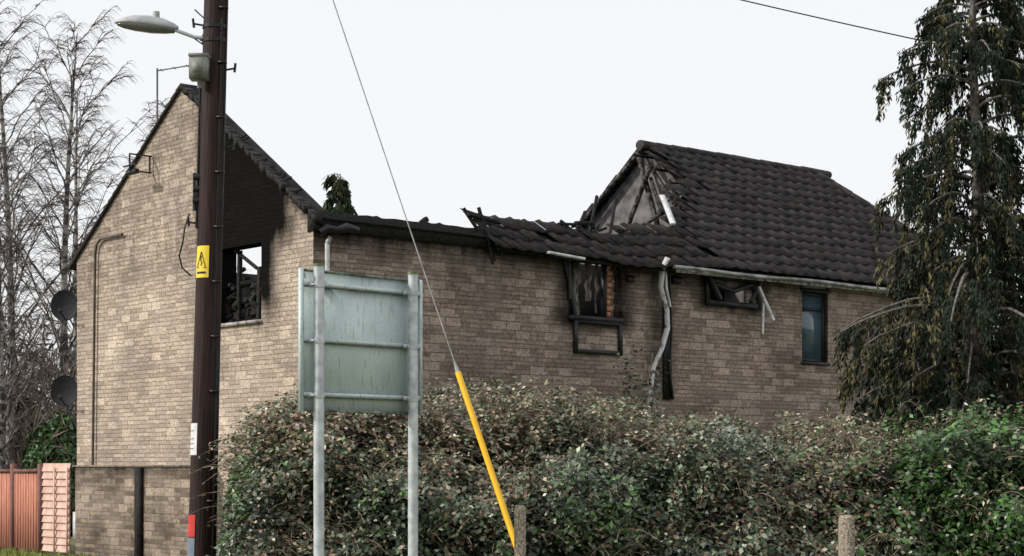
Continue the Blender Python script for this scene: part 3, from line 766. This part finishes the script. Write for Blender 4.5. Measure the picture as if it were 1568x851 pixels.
# ------------------------------------------------------------------ bare birches
M_birch=mat('birch_bark',(.04,.034,.032),(.30,.28,.26),3,.8,stretch=(1,1,2.5),lo=.44,hi=.55)
M_twig=mat('birch_twigs',(.05,.038,.034),(.11,.085,.076),3,.9,spec=.2)
def birch_mesh(seed,ht):
    rr=random.Random(seed); mb=MB()
    tr=[]; n=16
    ph=rr.random()*6
    for k in range(n):
        t=k/(n-1); tr.append(Vector((.35*math.sin(t*2.2+ph)-.35*math.sin(ph),.25*math.sin(t*3+ph)-.25*math.sin(ph),ht*t)))
    mb.tubes([[p[:] for p in tr]],[.12*(1-k/(n-1))**.8+.010 for k in range(n)],8,0)
    L1=[];R1=[];L2=[];R2=[];L3=[];R3=[]
    for i in range(38):
        f=.16+.82*(i+rr.random())/38; kk=f*(n-1); a=int(kk); base=tr[a].lerp(tr[min(a+1,n-1)],kk-a)
        az=i*2.4+rr.uniform(-.5,.5); ln=(1-f)**.5*ht*.30*rr.uniform(.6,1.15)+.5
        d=Vector((math.cos(az)*.50,math.sin(az)*.50,1.0)).normalized(); pts=[]
        for k in range(8):
            t=k/7; pts.append(base+d*ln*t+Vector((math.cos(az),math.sin(az),-.3))*ln*.20*t*t+Vector((rr.gauss(0,.03),rr.gauss(0,.03),0)))
        L1.append([p[:] for p in pts]);R1.append([.034*(1-f*.7)*(1-.85*k/7)+.004 for k in range(8)])
        for j in range(8):
            t=.2+.8*rr.random(); b=pts[min(7,int(t*7))]; a2=az+rr.uniform(-1.5,1.5); l2=ln*rr.uniform(.2,.42)
            d2=Vector((math.cos(a2)*.7,math.sin(a2)*.7,rr.uniform(.3,1.1))); p2=[]
            for k in range(7):
                u=k/6; p2.append(b+d2*l2*u+Vector((0,0,-.35*l2*u*u))+Vector((rr.gauss(0,.012),rr.gauss(0,.012),0)))
            L2.append([p[:] for p in p2]);R2.append([.009*(1-.8*k/6)+.002 for k in range(7)])
            for m_ in range(9):
                b3=p2[rr.randint(1,6)]; a3=a2+rr.uniform(-1.2,1.2); l3=rr.uniform(.25,.75)
                d3=Vector((math.cos(a3)*.55,math.sin(a3)*.55,.40))
                L3.append([(b3+d3*l3*u+Vector((0,0,-.60*l3*u*u)))[:] for u in (0,.3,.6,1)]); R3.append([.005,.0042,.0033,.002])
    mb.tubes(np.array(L1),np.array(R1),5,0);mb.tubes(np.array(L2),np.array(R2),3,1);mb.tubes(np.array(L3),np.array(R3),3,1)
    return mb
b1=birch_mesh(1,12.3).obj('birch_tree',[M_birch,M_twig],loc=(-11.9,42,0))
b2=birch_mesh(5,11.9).obj('birch_tree',[M_birch,M_twig],loc=(-10.5,42.5,0))
for k,(x,y,r,s,src) in enumerate(((-8.9,46,1.0,.86,b1),(-13.4,45,2.2,1.05,b2),(-12.4,51,4,1.0,b1),(-11.3,39.5,1.2,.7,b2),(-9.7,52,.3,1.0,b2))):
    o=bpy.data.objects.new('birch_tree',src.data); COL.objects.link(o); o.location=(x,y,0); o.rotation_euler=(0,0,r); o.scale=(s,s,s)

N=60000; P=np.zeros((N,3));CC=np.zeros((N,3))
for i in range(N):
    x=random.uniform(-45,45); y=random.uniform(66,82)
    h=6.5+2.2*noise.noise(Vector((x*.12,y*.1,0)))+1.5*noise.noise(Vector((x*.5,y*.3,4)))
    z=h*random.random()**.7; P[i]=(x,y,z); g=noise.noise(Vector((x*.3,y*.2,z*.3)))
    CC[i]=np.array((.16,.135,.125) if g>-.15 else (.08,.095,.07))*random.uniform(.6,1.4)
mb=MB(); S=rng.uniform(.4,1.0,N); mb.leaves(P,rng.normal(0,1,(N,3))+[0,0,1.0],rng.normal(0,1,(N,3)),S,S*.12,CC); mb.obj('distant_scrub',[M_leafc])
N=16000; P=np.zeros((N,3))
for i in range(N): P[i]=(random.uniform(-18,-8.4),random.uniform(37,52),0); P[i,2]=3.6*random.random()**1.3
mb=MB(); S=rng.uniform(.25,.7,N); mb.leaves(P,rng.normal(0,.6,(N,3))+[0,0,1.0],rng.normal(0,1,(N,3)),S,S*.06,np.array((.11,.085,.07))*rng.uniform(.5,1.5,(N,1))); mb.obj('undergrowth',[M_leafc])

# ------------------------------------------------------------------ ground + grass
mb=MB(); n=60; g=np.concatenate([[-400],np.linspace(-60,60,n),[400]]); V=[(x,y+30,0) for x in g for y in g]; k=len(g)
mb.add(V,[(i*k+j,(i+1)*k+j,(i+1)*k+j+1,i*k+j+1) for i in range(k-1) for j in range(k-1)])
mb.obj('ground',[mat('grass_ground',(.07,.10,.03),(.17,.16,.07),1.5,.95,bump=.4)])
N=26000; P=np.zeros((N,3)); P[:,0]=rng.uniform(-12,-3,N); P[:,1]=rng.uniform(24,34,N)
c_,s_=math.cos(-TH),math.sin(-TH); X=P[:,0]+2.74;Y=P[:,1]-24.6; lu=X*c_-Y*s_; mask=lu<-.5; P=P[mask]; N=len(P)
mb=MB(); S=rng.uniform(.05,.16,N); mb.leaves(P,rng.normal(0,.35,(N,3))+[0,0,1.0],rng.normal(0,1,(N,3)),S,S*.12+.008,np.array((.24,.28,.07))*rng.uniform(.5,1.4,(N,1))); mb.obj('grass',[M_leafc])

# ------------------------------------------------------------------ sky, sun, camera
sun_dir=Vector((-.93,-.22,.62)).normalized()
w=bpy.data.worlds.new('World'); scene.world=w; w.use_nodes=True; nt=w.node_tree; n=nt.nodes; l=nt.links
sk=n.new('ShaderNodeTexSky'); sk.sky_type='NISHITA'; sk.sun_disc=False
sk.sun_elevation=math.asin(sun_dir.z); sk.sun_rotation=math.atan2(sun_dir.x,sun_dir.y)
sk.dust_density=4; sk.air_density=1.0
mx=n.new('ShaderNodeMix'); mx.data_type='RGBA'; mx.inputs[0].default_value=.88; l.new(sk.outputs[0],mx.inputs[6]); mx.inputs[7].default_value=(10.2,10.3,10.5,1)
bg=n['Background']; l.new(mx.outputs[2],bg.inputs[0]); bg.inputs[1].default_value=.1
sl=bpy.data.lights.new('sun','SUN'); sl.energy=3.1; sl.angle=math.radians(2.5); sl.color=(1,.95,.89)
so=bpy.data.objects.new('sun',sl); COL.objects.link(so); so.rotation_euler=sun_dir.to_track_quat('Z','Y').to_euler()
cam=bpy.data.cameras.new('camera'); co=bpy.data.objects.new('camera',cam); COL.objects.link(co)
co.location=(0,0,1.5); co.rotation_euler=(math.radians(90),0,0); cam.lens=62.7; cam.sensor_width=36; cam.shift_y=.1846; cam.clip_end=1500
scene.camera=co
scene.view_settings.view_transform='Standard'; scene.view_settings.look='None'; scene.view_settings.exposure=0
